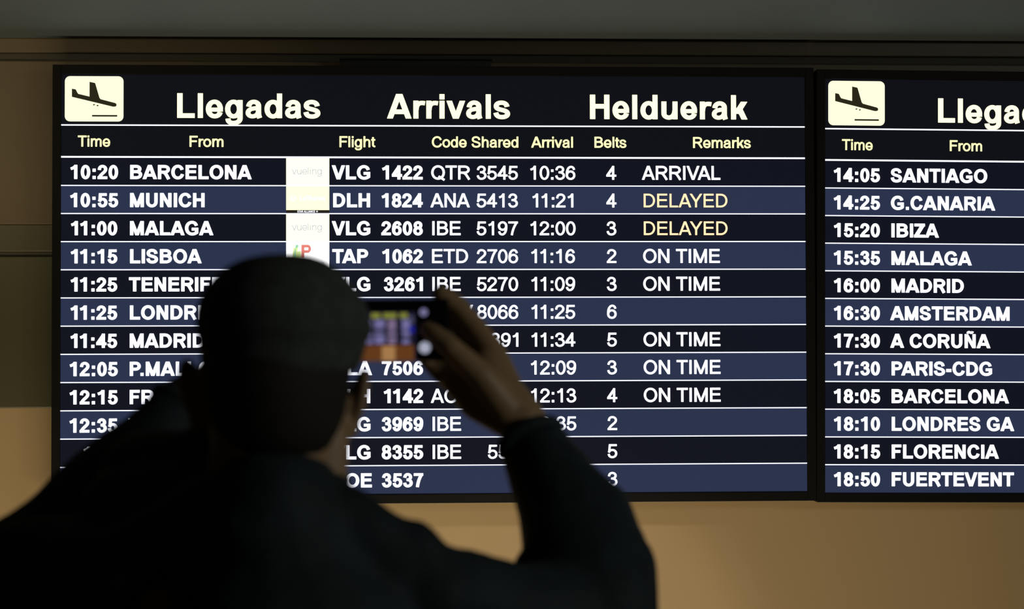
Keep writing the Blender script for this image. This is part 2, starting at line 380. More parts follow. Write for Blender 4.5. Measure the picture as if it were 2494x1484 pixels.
def put(geo, x, z, y, sx=1.0):
    vs, fs, ink = geo
    return [(x+v[0]*sx, y, z+v[1]) for v in vs], fs

def lettering(name, parent, txt, z, m, xl=None, xr=None, xc=None, xo=None, bold=False, em=EM, grow=.0008, y=-.0016):  # grow puts the bloom of bright letters into their stroke width
    g = text_geo(txt, bold, grow, em)
    w = g[2][1]-g[2][0]; s = 1.0
    if xl is not None and xr is not None: s = (xr-xl-2*grow)/w; x = xl+grow-g[2][0]*s
    elif xo is not None: x = xo
    elif xl is not None: x = xl+grow-g[2][0]
    elif xr is not None: x = xr-grow-g[2][1]
    else: x = xc-w/2-g[2][0]
    v, f = put(g, x, z, y, s)
    return mesh(name, v, f, m, parent)

def rect(x0, x1, z0, z1, y): return [(x0, y, z0), (x1, y, z0), (x1, y, z1), (x0, y, z1)]

def rounded(x0, x1, z0, z1, r, y, n=7):
    out = []
    for cx, cz, a0 in ((x1-r, z1-r, 0), (x0+r, z1-r, 90), (x0+r, z0+r, 180), (x1-r, z0+r, 270)):
        out += [(cx+r*math.cos(math.radians(a0+90*k/n)), y, cz+r*math.sin(math.radians(a0+90*k/n))) for k in range(n+1)]
    return out

def logo_mesh(parent, kind, x0, x1, z0, z1):
    V, F, I = [], [], []
    mats = []
    def add(vs, fs, m):
        if m not in mats: mats.append(m)
        k = len(V); V.extend(vs); F.extend([tuple(k+i for i in f) for f in fs]); I.extend([mats.index(m)]*len(fs))
    def flat(pts, m): add(pts, [tuple(range(len(pts)))], m)
    def words(txt, xl, xr, zb, em, m, bold=False, thin=False, y=-.0020, grow=0.0):
        g = text_geo(txt, bold, grow, em, thin=thin, dotless=(kind == 'vueling')); s = (xr-xl)/(g[2][1]-g[2][0])
        v, f = put(g, xl-g[2][0]*s, zb, y, s); add(v, f, m)
    w, h = x1-x0, z1-z0; X = lambda u: x0+w*u; Z = lambda v: z0+h*v
    if kind == 'vueling':
        flat(rect(x0, x1, z0, z1, -.0012), G_CREAM)
        words('vueling', X(.135), X(.825), Z(.40), .0235, G_GREY, thin=True, grow=.00022)
    elif kind == 'crane':
        zs = Z(.115); flat(rect(x0, x1, zs, z1, -.0012), G_YELLOW); flat(rect(x0, x1, z0, zs, -.0012), G_STRIP)
        cx, cz, r = X(.165), Z(.555), .0078
        ring = [(cx+q*math.cos(a*math.pi/12), -.0020, cz+q*math.sin(a*math.pi/12)) for q in (r, r*.83) for a in range(24)]
        add(ring, [(a, (a+1) % 24, 24+(a+1) % 24, 24+a) for a in range(24)], G_PALE)
        flat([(cx-r*.8, -.0021, cz-r*.05), (cx-r*.2, -.0021, cz-r*.30), (cx+r*.75, -.0021, cz+r*.45), (cx+r*.1, -.0021, cz+r*.12)], G_PALE)
        flat([(cx-r*.3, -.0022, cz-r*.28), (cx+r*.1, -.0022, cz-r*.55), (cx+r*.3, -.0022, cz-r*.45), (cx-r*.05, -.0022, cz-r*.1)], G_PALE)
        words('Lufthansa', X(.32), X(.91), Z(.47), .0165, G_PALE, bold=True)
        words('STAR ALLIANCE', X(.26), X(.67), Z(.022), .0068, G_WHITE2, bold=True, grow=.0001)
        cx, cz, r = X(.715), Z(.06), .0026
        star = [(cx+(r if a % 2 == 0 else r*.62)*math.cos(a*math.pi/5+math.pi/2), -.0020, cz+(r if a % 2 == 0 else r*.62)*math.sin(a*math.pi/5+math.pi/2)) for a in range(10)]
        inn = [(cx+r*.3*math.cos(a*math.pi/5+math.pi/2), -.0020, cz+r*.3*math.sin(a*math.pi/5+math.pi/2)) for a in range(10)]
        add(star+inn, [(a, (a+1) % 10, 10+(a+1) % 10, 10+a) for a in range(10)], G_WHITE2)
    elif kind == 'letters':
        flat(rect(x0, x1, z0, z1, -.0012), G_PALE)
        zt, zb = Z(.90), Z(.42)
        # tall red P with a straight left edge, on lime and green folded bands
        flat([(X(.14), -.0017, zb), (X(.345), -.0017, zb), (X(.345), -.0017, Z(.68)), (X(.26), -.0017, Z(.80)), (X(.17), -.0017, Z(.78))], G_LIME)
        flat([(X(.165), -.0019, zb), (X(.225), -.0019, zb), (X(.225), -.0019, Z(.78)), (X(.28), -.0019, Z(.80)), (X(.28), -.0019, zt), (X(.225), -.0019, zt)], G_GREEN)
        flat([(X(.26), -.0020, Z(.66)), (X(.325), -.0020, Z(.66)), (X(.325), -.0020, Z(.78)), (X(.275), -.0020, Z(.78))], G_PALE)
        out = [(X(.35), -.0021, zb), (X(.42), -.0021, zb), (X(.42), -.0021, Z(.60)), (X(.50), -.0021, Z(.60))]
        for k in range(9):
            a = -math.pi/2+math.pi*k/8; out.append((X(.50)+.0079*math.cos(a), -.0021, Z(.75)+(zt-Z(.75))*math.sin(a)))
        out += [(X(.355), -.0021, zt)]
        flat(out, G_RED)
        flat(rounded(X(.42), X(.515), Z(.70), Z(.80), .0016, -.0023), G_PALE)
        words('PORTUGAL', X(.40), X(.91), Z(.17), .0085, G_NAVY)
    return mesh('airline_logo', V, F, None, parent, mats=mats, fmat=I)

def board(label, loc, roll, headings, columns, rows, logos, lines_right):
    root = empty('arrivals_board', loc, (0, roll, 0)); tag(root, label, 'information screen', 'arrivals screens on the wall')
    W, T, B = 1.82, .2025, -.8213
    ox0, ox1, ot, ob = -.0205, 1.8418, .2252, -.8432
    boxes('bezel', [(ox0, 0, -.006, .05, ob, ot), (W, ox1, -.006, .05, ob, ot), (0, W, -.006, .05, T, ot), (0, W, -.006, .05, ob, B)], M_BEZEL, root, bevel=.0012)
    boxes('back_housing', [(ox0+.004, ox1-.004, .05, .08, ob+.004, ot-.004), (.35, 1.47, .08, .102, -.62, .02)], M_BACK, root, bevel=.002)
    boxes('bottom_highlight_strip', [(ox0+.01, ox1-.01, .012, .046, ob-.0022, ob+.0005)], M_HIGHLIGHT, root); root.children[-1]['label'] = 'thin pale strip added as the bright line under the bezel'  # added strip, pale so the lower edge shows a bright line
    mesh('screen', rect(0, W, B, T, 0.0), [(0, 1, 2, 3)], G_SCREEN, root)
    # pictogram
    pic = mesh('pictogram_panel', rounded(.0085, .1497, .0874, .1978, .0125, -.0012), [tuple(range(32))], G_PICT, root); pic['label'] = 'pale yellow square with a landing aeroplane'
    x0, z1, s = .0085, .1978, .1412/1615
    q = lambda u, v: (x0+(u-105)*s, -.0018, z1-(v-125)*s)
    plane = [(300, 478), (390, 492), (408, 503), (452, 592), (478, 622), (785, 695), (785, 284), (925, 312), (943, 330), (1058, 728), (1092, 768), (1490, 872)]
    plane += [(1480+50*math.cos(a), 925+52*math.sin(a)) for a in (-.9, -.45, 0, .45, .9)] + [(1460, 976), (1420, 972), (310, 705), (300, 695)]
    V = [q(*p) for p in plane]; F = [tuple(range(len(V)))]
    k = len(V); V += [q(855, 1207), q(1550, 1207), q(1550, 1252), q(855, 1252)]; F.append((k, k+1, k+2, k+3))
    for cx, cy in ((908, 922), (1006, 944)):
        k = len(V); V += [q(cx+28*math.cos(a*math.pi/6), cy+18*math.sin(a*math.pi/6-.25)) for a in range(12)]; F.append(tuple(range(k, k+12)))
    mesh('aeroplane_symbol', V, F, G_SYMBOL, pic)
    for txt, xl, xr in headings: lettering('heading', root, txt, .0973, G_HEAD, xl, xr, bold=True, em=.0826, grow=.0007)
    for txt, xl, xr in columns: lettering('column_title', root, txt, .0266, G_COLH, xl, xr, em=.0362, grow=.0007)
    def line(z, h, x1): mesh('divider_line', rect(0, x1, z-h/2, z+h/2, -.0008), [(0, 1, 2, 3)], G_LINE, root)
    line(.0788, .0034, lines_right); line(.0012, .0042, lines_right)
    for k in range(1, 12): line(-P*k, .0027, lines_right)
    for k, row in enumerate(rows):
        zt, zb = -P*k, -P*(k+1)
        band = mesh('flight_row', rect(0, lines_right, zb, zt, -.0004), [(0, 1, 2, 3)], G_LIGHT if k % 2 else G_DARK, root)
        base = zb+.01615
        lx0, lx1 = .5434, .6482
        if k in logos: logo_mesh(band, logos[k], lx0, lx1, zb+.0012, zt-.0012)
        for name, txt in row.items():
            if not txt: continue
            bold = name in ('time_text', 'origin_text', 'flight_text', 'number_text')
            m = G_WHITE if bold else G_WHITE2
            kw = {}
            if name == 'time_text': kw = dict(xc=.0802)
            elif name == 'origin_text': kw = dict(xo=.1635)
            elif name == 'flight_text': kw = dict(xo=.6550) if txt != 'LA' else dict(xr=.7520)
            elif name == 'number_text': kw = dict(xr=.8762)
            elif name == 'code_text': kw = dict(xo=.8954)
            elif name == 'code_number_text': kw = dict(xr=1.1092)
            elif name == 'arrival_text': kw = dict(xc=1.1953)
            elif name == 'belt_text': kw = dict(xc=1.3390)
            elif name == 'remark_text': kw = dict(xo=1.4152)
            if txt == 'DELAYED': m = G_ORANGE
            o = lettering(name, band, txt, base, m, bold=bold, grow=.00085 if txt != 'DELAYED' else .0003, **kw)
            if txt == 'DELAYED': o['label'] = 'orange DELAYED remark'
    return root

KEYS = ('time_text', 'origin_text', 'flight_text', 'number_text', 'code_text', 'code_number_text', 'arrival_text', 'belt_text', 'remark_text')
R1 = [('10:20', 'BARCELONA', 'VLG', '1422', 'QTR', '3545', '10:36', '4', 'ARRIVAL'),
      ('10:55', 'MUNICH', 'DLH', '1824', 'ANA', '5413', '11:21', '4', 'DELAYED'),
      ('11:00', 'MALAGA', 'VLG', '2608', 'IBE', '5197', '12:00', '3', 'DELAYED'),
      ('11:15', 'LISBOA', 'TAP', '1062', 'ETD', '2706', '11:16', '2', 'ON TIME'),
      ('11:25', 'TENERIFE', 'VLG', '3261', 'IBE', '5270', '11:09', '3', 'ON TIME'),
      ('11:25', 'LONDRES', '', '', '', '8066', '11:25', '6', ''),
      ('11:45', 'MADRID', '', '', '', '891', '11:34', '5', 'ON TIME'),
      ('12:05', 'P.MALLORCA', 'LA', '7506', '', '', '12:09', '3', 'ON TIME'),
      ('12:15', 'FRANKFURT', 'DLH', '1142', 'AC', '', '12:13', '4', 'ON TIME'),
      ('12:35', 'V', 'VLG', '3969', 'IBE', '3', '12:35', '2', ''),
      ('12', '', 'VLG', '8355', 'IBE', '556', '', '5', ''),
      ('', '', 'VOE', '3537', '', '', '', '3', '')]
R2 = [('14:05', 'SANTIAGO'), ('14:25', 'G.CANARIA'), ('15:20', 'IBIZA'), ('15:35', 'MALAGA'), ('16:00', 'MADRID'), ('16:30', 'AMSTERDAM'),
      ('17:30', 'A CORUÑA'), ('17:30', 'PARIS-CDG'), ('18:05', 'BARCELONA'), ('18:10', 'LONDRES GA'), ('18:15', 'FLORENCIA'), ('18:50', 'FUERTEVENT')]
BZ = 2.1806
H1 = [('Llegadas', .2792, .6268), ('Arrivals', .7890, 1.0907), ('Helduerak', 1.2870, 1.6776)]
C1 = [('Time', .0400, .1180), ('From', .3092, .3915), ('Flight', .6729, .7608), ('Code Shared', .8984, 1.1106), ('Arrival', 1.1420, 1.2450), ('Belts', 1.2978, 1.3768), ('Remarks', 1.5415, 1.6850)]
b1 = board('arrivals screen in full view behind the capped person, listing 10:20 BARCELONA first', (0, 0, BZ), 0,
      H1, C1, [dict(zip(KEYS, r)) for r in R1], {0: 'vueling', 1: 'crane', 2: 'vueling', 3: 'letters'}, 1.8195)
bands = [c for c in b1.children if c.name.startswith('flight_row')]
lettering('code_text', bands[5], 'V', -P*6+.01615, G_WHITE2, xr=.9985)
# steel mount carrying the full screen from above
boxes('mounting_bracket', [(.675, 1.046, .03, .085, .2252, .2455), (.672, 1.049, .022, .095, .2455, .2500), (.72, .80, .08, .102, .15, .24), (.92, 1.0, .08, .102, .15, .24)], M_BRACKET, b1, bevel=.001)
b2 = board('arrivals screen cut off by the right edge, listing 14:05 SANTIAGO first', (1.8692, 0, BZ-.0040), math.radians(.42),
      [('Llegadas', .2832, .6308)], [('Time', .0425, .1195), ('From', .3125, .3938)], [dict(zip(KEYS, r)) for r in R2], {}, 1.8195)
boxes('mounting_bracket', [(.675, 1.046, .03, .085, .2252, .2455), (.672, 1.049, .022, .095, .2455, .2500), (.72, .80, .08, .102, .15, .24), (.92, 1.0, .08, .102, .15, .24)], M_BRACKET, b2, bevel=.001)
# ---------------------------------------------------------------- the man photographing the screen
M_SKIN = mat('skin', (.42, .27, .14), rough=.5, noise=(40, .08), bump=(220, .15, .001))
M_JACKET = mat('dark_navy_jacket', (.024, .034, .040), rough=.75, noise=(14, .25), bump=(26, .35, .004), spec=.25)
M_CAP = mat('charcoal_wool_cap', (.075, .086, .08), rough=.9, noise=(60, .2), bump=(300, .4, .001), spec=.2)
M_HAIR = mat('short_dark_hair', (.034, .030, .026), rough=.7, bump=(400, .6, .002), spec=.2)
M_TROUSERS = mat('dark_trousers', (.012, .012, .015), rough=.85, noise=(40, .2))
M_SHOE = mat('black_leather', (.01, .01, .01), rough=.4, noise=(40, .2))
M_SOLE = mat('dark_rubber_sole', (.02, .02, .02), rough=.8, noise=(60, .1))

class Blob:
    def __init__(s): s.v = []; s.f = []
    def tube(s, a, b, ra, rb, n=16, caps=6):
        """tapered capsule"""
        a, b = Vector(a), Vector(b); ax = (b-a); L = ax.length; ax.normalize()
        u = ax.orthogonal().normalized(); w_ = ax.cross(u)
        rings = []
        for k in range(caps): t = math.pi/2*(1-k/caps); rings.append((-ra*math.sin(t), ra*math.cos(t)))
        for k in range(9): t = k/8; rings.append((L*t, ra+(rb-ra)*t))
        for k in range(1, caps+1): t = math.pi/2*k/caps; rings.append((L+rb*math.sin(t), rb*math.cos(t)))
        base = len(s.v)
        for (d, r) in rings:
            r = max(r, 1e-4)
            for i in range(n):
                t = 2*math.pi*i/n; s.v.append(a+ax*d+u*(r*math.cos(t))+w_*(r*math.sin(t)))
        for k in range(len(rings)-1):
            for i in range(n): s.f.append((base+k*n+i, base+k*n+(i+1) % n, base+(k+1)*n+(i+1) % n, base+(k+1)*n+i))
        s.f.append(tuple(base+i for i in reversed(range(n)))); k = len(rings)-1; s.f.append(tuple(base+k*n+i for i in range(n)))
        return s
    def chain(s, pts):
        for (p, r), (q, r2) in zip(pts, pts[1:]): s.tube(p, q, r, r2)
        return s
    def ell(s, c, r, rot=None, n=24, m=16):
        c = Vector(c); base = len(s.v); R = rot or Matrix.Identity(3)
        for j in range(m+1):
            ph = math.pi*j/m
            for i in range(n):
                th = 2*math.pi*i/n
                p = Vector((r[0]*max(math.sin(ph), 1e-3)*math.cos(th), r[1]*max(math.sin(ph), 1e-3)*math.sin(th), r[2]*math.cos(ph)))
                s.v.append(c+R @ p)
        for j in range(m):
            for i in range(n): s.f.append((base+j*n+i, base+(j+1)*n+i, base+(j+1)*n+(i+1) % n, base+j*n+(i+1) % n))
        s.f.append(tuple(base+i for i in range(n))); s.f.append(tuple(base+m*n+i for i in reversed(range(n))))
        return s
    def loft(s, rings, n=40):
        """rings of (cx, cy, z, rx, ry)"""
        base = len(s.v)
        for (cx, cy, z, rx, ry) in rings:
            for i in range(n): t = 2*math.pi*i/n; s.v.append(Vector((cx+rx*math.cos(t), cy+ry*math.sin(t), z)))
        for k in range(len(rings)-1):
            for i in range(n): s.f.append((base+k*n+i, base+k*n+(i+1) % n, base+(k+1)*n+(i+1) % n, base+(k+1)*n+i))
        s.f.append(tuple(base+i for i in reversed(range(n)))); k = len(rings)-1; s.f.append(tuple(base+k*n+i for i in range(n)))
        return s
    def skin(s, name, material, voxel, smooth=4, parent=None, fac=.5, wrinkle=None):
        """melt all the shapes into one continuous surface"""
        me = bpy.data.meshes.new(name+'_shape'); me.from_pydata([tuple(p) for p in s.v], [], s.f); bm = bmesh.new(); bm.from_mesh(me); bmesh.ops.recalc_face_normals(bm, faces=bm.faces); bm.to_mesh(me); bm.free(); me.update()
        o = bpy.data.objects.new(name+'_shape', me); COL.objects.link(o)
        r = o.modifiers.new('melt', 'REMESH'); r.mode = 'VOXEL'; r.voxel_size = voxel
        sm = o.modifiers.new('smooth', 'SMOOTH'); sm.iterations = smooth; sm.factor = fac
        if wrinkle:
            tx = bpy.data.textures.new(name+'_folds', 'CLOUDS'); tx.noise_scale = wrinkle[0]; tx.noise_depth = 2
            d = o.modifiers.new('folds', 'DISPLACE'); d.texture = tx; d.strength = wrinkle[1]; d.mid_level = .5; d.texture_coords = 'LOCAL'
            s2 = o.modifiers.new('soften', 'SMOOTH'); s2.iterations = 2
        dg = bpy.context.evaluated_depsgraph_get(); ev = o.evaluated_get(dg)
        nm = bpy.data.meshes.new_from_object(ev); nm.name = name
        bpy.data.objects.remove(o); bpy.data.meshes.remove(me)
        nm.materials.clear(); nm.materials.append(material)
        for p in nm.polygons: p.use_smooth = True
        q = bpy.data.objects.new(name, nm); COL.objects.link(q)
        if parent: q.parent = parent
        return q
    def plain(s, name, material, parent=None, sub=0):
        o = mesh(name, s.v, s.f, material, parent, smooth=True)
        if sub:
            m = o.modifiers.new('round', 'SUBSURF'); m.levels = sub; m.render_levels = sub
        return o

# joints (metres, world)
HEAD = Vector((0.7201, -2.7021, 1.7061))
# --- body: head with face, neck, arms, hands, trunk and legs as one surface
b = Blob()
b.ell(HEAD+Vector((0, 0, 0)), (.076, .094, .086))
b.ell(HEAD+Vector((0, .03, -.055)), (.062, .068, .075))             # jaw
b.ell(HEAD+Vector((0, .075, -.095)), (.026, .022, .02))             # chin
b.tube(HEAD+Vector((0, .092, .0)), HEAD+Vector((0, .118, -.032)), .008, .014)   # nose
b.tube(HEAD+Vector((-.04, .082, .012)), HEAD+Vector((.04, .082, .012)), .012, .012)  # brow
for sx in (-1, 1):
    b.ell(HEAD+Vector((sx*.032, .083, -.004)), (.013, .010, .010))  # eyes
    b.ell(HEAD+Vector((sx*.05, .055, -.04)), (.024, .03, .024))     # cheeks
b.tube(HEAD+Vector((-.022, .094, -.060)), HEAD+Vector((.022, .094, -.060)), .007, .007)   # mouth
b.tube(HEAD+Vector((-.018, .090, -.070)), HEAD+Vector((.018, .090, -.070)), .007, .007)
# ears
b.ell(Vector((0.6353, -2.6919, 1.6642)), (.010, .019, .034), Matrix.Rotation(math.radians(-12), 3, 'Y') @ Matrix.Rotation(math.radians(-28), 3, 'Z'))
b.ell(Vector((0.6429, -2.6917, 1.6409)), (.012, .014, .024))
b.tube((0.6488, -2.6924, 1.6599), (0.6412, -2.6920, 1.6578), .026, .018)
b.ell(Vector((0.8057, -2.6998, 1.6552)), (.008, .018, .032), Matrix.Rotation(math.radians(14), 3, 'Y') @ Matrix.Rotation(math.radians(22), 3, 'Z'))
b.ell(Vector((0.7997, -2.6990, 1.6333)), (.008, .012, .020))
b.tube((0.7901, -2.6989, 1.6489), (0.8015, -2.6995, 1.6489), .016, .012)
b.tube((0.7965, -2.7021, 1.6427), (0.7916, -2.7053, 1.6218), .0105, .0085)
# neck and trunk
b.tube((0.7760, -2.7126, 1.6242), (0.7753, -2.7165, 1.5806), .021, .021)
b.loft([(HEAD.x, HEAD.y+.005, HEAD.z-.20, .075, .072), (HEAD.x, HEAD.y, HEAD.z-.13, .066, .066), (HEAD.x, HEAD.y-.004, HEAD.z-.07, .066, .070), (HEAD.x, HEAD.y, HEAD.z-.01, .066, .07)])
SHL, SHR = Vector((0.5761, -2.6794, 1.4865)), Vector((0.8636, -2.6929, 1.4730))
ELL, ELR = Vector((0.4445, -2.5222, 1.4592)), Vector((1.0769, -2.5518, 1.4323))
WRL, WRR = Vector((0.6022, -2.4046, 1.6517)), Vector((0.9892, -2.4273, 1.6193))
TX, TY = HEAD.x, HEAD.y
b.loft([(TX, TY, .86, .13, .09), (TX, TY, 1.0, .14, .095), (TX, TY, 1.15, .15, .10), (TX, TY, 1.3, .155, .10), (TX, TY, 1.40, .12, .085), (TX, TY, 1.47, .06, .06)])
ARMR = [(Vector((TX+.06, TY, SHR.z-.05)), .055), (Vector((0.8636, -2.6978, 1.4702)), .036), (Vector((0.9686, -2.6216, 1.4280)), .036), (Vector((1.0682, -2.5460, 1.4189)), .033), (Vector((1.0473, -2.4800, 1.4986)), .036), (Vector((1.0060, -2.4350, 1.5773)), .029), (WRR, .027)]
ARML = [(Vector((TX-.06, TY, SHL.z-.06)), .055), (Vector((0.5767, -2.6691, 1.4727)), .036), (Vector((0.4397, -2.5320, 1.4604)), .034), (Vector((0.5088, -2.4754, 1.5431)), .036), (Vector((0.5919, -2.4178, 1.6391)), .028), (WRL, .027)]
b.chain(ARMR); b.chain(ARML)
for sx in (-1, 1):
    hip = Vector((TX+sx*.085, TY, .88)); kn = Vector((TX+sx*.10, TY+.02, .47)); an = Vector((TX+sx*.11, TY-.01, .09))
    b.chain([(hip, .085), (kn, .056), (kn.lerp(an, .3), .055), (an, .038)]); b.chain([(an, .036), (an+Vector((sx*.02, .14, -.05)), .03)])
# right hand: palm, thumb on the screen side, index over the top edge, the others round the back of the phone
b.chain([(WRR, .030), (Vector((0.9655, -2.4200, 1.6530)), .028), (Vector((0.9504, -2.4102, 1.6868)), .023)])
b.chain([(Vector((0.9777, -2.4259, 1.6266)), .028), (Vector((0.9382, -2.4085, 1.6456)), .025), (Vector((0.9127, -2.3979, 1.6684)), .0185)])
b.chain([(Vector((0.9722, -2.4204, 1.6554)), .021), (Vector((0.9568, -2.4088, 1.7004)), .0160), (Vector((0.9314, -2.4005, 1.7366)), .0138), (Vector((0.9139, -2.3982, 1.7577)), .0130), (Vector((0.8953, -2.3997, 1.7714)), .0116)])
b.chain([(Vector((0.9497, -2.4022, 1.6917)), .0150), (Vector((0.9151, -2.3837, 1.7379)), .0140), (Vector((0.8896, -2.3797, 1.7430)), .0102), (Vector((0.8699, -2.3897, 1.7409)), .0086)])
b.chain([(Vector((0.9362, -2.3962, 1.6770)), .0140), (Vector((0.9073, -2.3765, 1.7035)), .0115), (Vector((0.8797, -2.3794, 1.7135)), .0095), (Vector((0.8621, -2.3887, 1.7184)), .0083)])
b.chain([(Vector((0.9264, -2.3962, 1.6575)), .0155), (Vector((0.8953, -2.3852, 1.6761)), .0120), (Vector((0.8826, -2.3849, 1.6869)), .0098), (Vector((0.8728, -2.3907, 1.6978)), .0082)])
b.tube((0.9194, -2.3824, 1.6794), (0.8934, -2.3795, 1.6898), .019, .0145)
b.chain([(Vector((0.9735, -2.4339, 1.6340)), .022), (Vector((0.9404, -2.4494, 1.6752)), .0170), (Vector((0.9051, -2.4526, 1.7082)), .0128), (Vector((0.8871, -2.4421, 1.7231)), .0118), (Vector((0.8785, -2.4358, 1.7290)), .0102)])
# left hand, on the far end of the phone in front of the face
LP = Vector((0.7467, -2.4035, 1.7312))
b.chain([(WRL, .027), (Vector((0.6591, -2.3962, 1.6877)), .027), (Vector((0.7024, -2.3929, 1.7119)), .020)])
for tip, mid, r in (((0.7610, -2.3994, 1.7770), (0.7289, -2.3896, 1.7656), .0095), ((0.7750, -2.3852, 1.7436), (0.7352, -2.3731, 1.7365), .0095), ((0.7750, -2.3847, 1.7240), (0.7352, -2.3726, 1.7168), .009), ((0.7677, -2.3858, 1.7044), (0.7330, -2.3760, 1.6982), .008)):
    b.chain([(Vector((0.6976, -2.3927, 1.7119)), .014), (Vector(mid), r*1.1), (Vector(tip), r)])
b.chain([(Vector((0.6747, -2.4091, 1.6926)), .018), (Vector((0.7247, -2.4370, 1.7092)), .013), (Vector((0.7626, -2.4322, 1.7235)), .0105)])
person = b.skin('person', M_SKIN, .0030, smooth=5)
tag(person, 'person seen from behind in dark cap and jacket, arms raised holding a phone', 'person')

# --- cap: round crown that bulges over a narrower band
CROWN = [(0.7310, 1.8039, 0.0095, 0.0128), (0.7305, 1.8026, 0.0237, 0.0309), (0.7282, 1.7997, 0.0361, 0.0462), (0.7278, 1.7955, 0.0475, 0.0598), (0.7265, 1.7892, 0.0571, 0.0714), (0.7265, 1.7808, 0.0672, 0.0833), (0.7263, 1.7703, 0.0758, 0.0933), (0.7275, 1.7577, 0.0838, 0.1022), (0.7285, 1.7451, 0.0882, 0.1076), (0.7298, 1.7334, 0.0899, 0.1097), (0.7312, 1.7262, 0.0909, 0.1110), (0.7304, 1.7208, 0.0893, 0.1089), (0.7289, 1.7136, 0.0861, 0.1059), (0.7285, 1.7010, 0.0840, 0.1050), (0.7268, 1.6914, 0.0819, 0.1040), (0.7255, 1.6830, 0.0798, 0.1022), (0.7255, 1.6813, 0.0756, 0.0938)]
c = Blob(); c.loft([(r[0], HEAD.y+.004, r[1], r[2], r[3]) for r in CROWN], n=48)
cap = c.plain('cap', M_CAP, person, sub=1)
pk = Blob(); pk.ell(HEAD+Vector((.01, .125, .025)), (.07, .055, .008), Matrix.Rotation(math.radians(-14), 3, 'X')); pk.plain('peak', M_CAP, cap)
# --- short hair below the cap
h = Blob(); HX = HEAD.x+.004; h.loft([(HX, HEAD.y-.008, HEAD.z-.105, .056, .064), (HX, HEAD.y-.010, HEAD.z-.08, .066, .076), (HX, HEAD.y-.008, HEAD.z-.045, .073, .092), (HX, HEAD.y-.004, HEAD.z-.015, .075, .097), (HX, HEAD.y, HEAD.z+.005, .074, .097)], n=48)
h.plain('hair', M_HAIR, person)

# --- jacket: trunk, hood folds, shoulders and both sleeves
j = Blob()
J0 = Vector((0.7222, -2.7290, 1.5816))
j.loft([(TX, TY, .84, .19, .135), (TX, TY, 1.0, .205, .15), (TX, TY, 1.15, .21, .15), (TX, TY, 1.30, .205, .145), (TX, TY, 1.39, .18, .13), (TX, TY, 1.44, .13, .11)])
j.tube((0.7221, -2.7281, 1.5485), (0.7205, -2.7063, 1.4841), 0.0726, 0.1089)
j.tube((0.7213, -2.7172, 1.5144), (0.7331, -2.6958, 1.4408), 0.0896, 0.1390)
j.tube((0.7934, -2.7313, 1.5400), (0.8427, -2.7123, 1.4879), 0.0311, 0.0440)
j.tube((0.8595, -2.7133, 1.4954), (0.8846, -2.7035, 1.4572), 0.0360, 0.0463)
j.tube((0.8636, -2.7029, 1.4720), (0.9683, -2.6267, 1.4295), 0.0442, 0.0473)
j.tube((0.9683, -2.6267, 1.4295), (1.0723, -2.5511, 1.4141), 0.0473, 0.0615)
j.tube((1.0632, -2.5509, 1.4232), (1.0472, -2.4821, 1.5035), 0.0729, 0.0682)
j.tube((1.0472, -2.4821, 1.5035), (1.0078, -2.4372, 1.5812), 0.0682, 0.0442)
j.tube((1.0078, -2.4372, 1.5812), (0.9977, -2.4302, 1.6001), 0.0442, 0.0328)
j.tube((1.0045, -2.5288, 1.4530), (1.0513, -2.5305, 1.4298), 0.0359, 0.0598)
j.tube((1.0881, -2.5329, 1.4550), (1.0859, -2.5517, 1.4095), 0.0460, 0.0510)
j.tube((0.6525, -2.7246, 1.5404), (0.5761, -2.6792, 1.4781), 0.0373, 0.0508)
j.tube((0.5761, -2.6792, 1.4781), (0.4350, -2.5418, 1.4593), 0.0508, 0.0677)
j.tube((0.4377, -2.5422, 1.4683), (0.5091, -2.4774, 1.5442), 0.0564, 0.0536)
j.tube((0.5091, -2.4774, 1.5442), (0.5944, -2.4190, 1.6425), 0.0536, 0.0327)
j.tube((0.5704, -2.5511, 1.5671), (0.6425, -2.6354, 1.5946), 0.0541, 0.0313)
j.tube((0.5510, -2.5994, 1.5351), (0.6554, -2.6751, 1.5575), 0.0485, 0.0383)
jacket = j.skin('jacket', M_JACKET, .0065, smooth=5, parent=person, wrinkle=(.09, .012))
co = Blob()
for k in range(20):
    a0, a1 = 2*math.pi*k/20, 2*math.pi*(k+1)/20
    pt = lambda a: Vector((J0.x+.062*math.cos(a), HEAD.y+.072*math.sin(a), J0.z-.012+.006*math.sin(a)))
    co.tube(pt(a0), pt(a1), .016, .016, n=10, caps=3)
co.skin('collar', M_JACKET, .005, smooth=4, parent=jacket)
for wr, el in ((WRR, ELR), (WRL, ELL)):
    ax = (el-wr).normalized(); p = wr+ax*.024
    u = ax.orthogonal().normalized(); w_ = ax.cross(u); cu = Blob()
    for k in range(16):
        a0, a1 = 2*math.pi*k/16, 2*math.pi*(k+1)/16
        pt = lambda a: p+u*(.034*math.cos(a))+w_*(.034*math.sin(a))
        cu.tube(pt(a0), pt(a1), .009, .009, n=8, caps=3)
    cu.skin('cuff', M_JACKET, .004, smooth=3, parent=jacket)
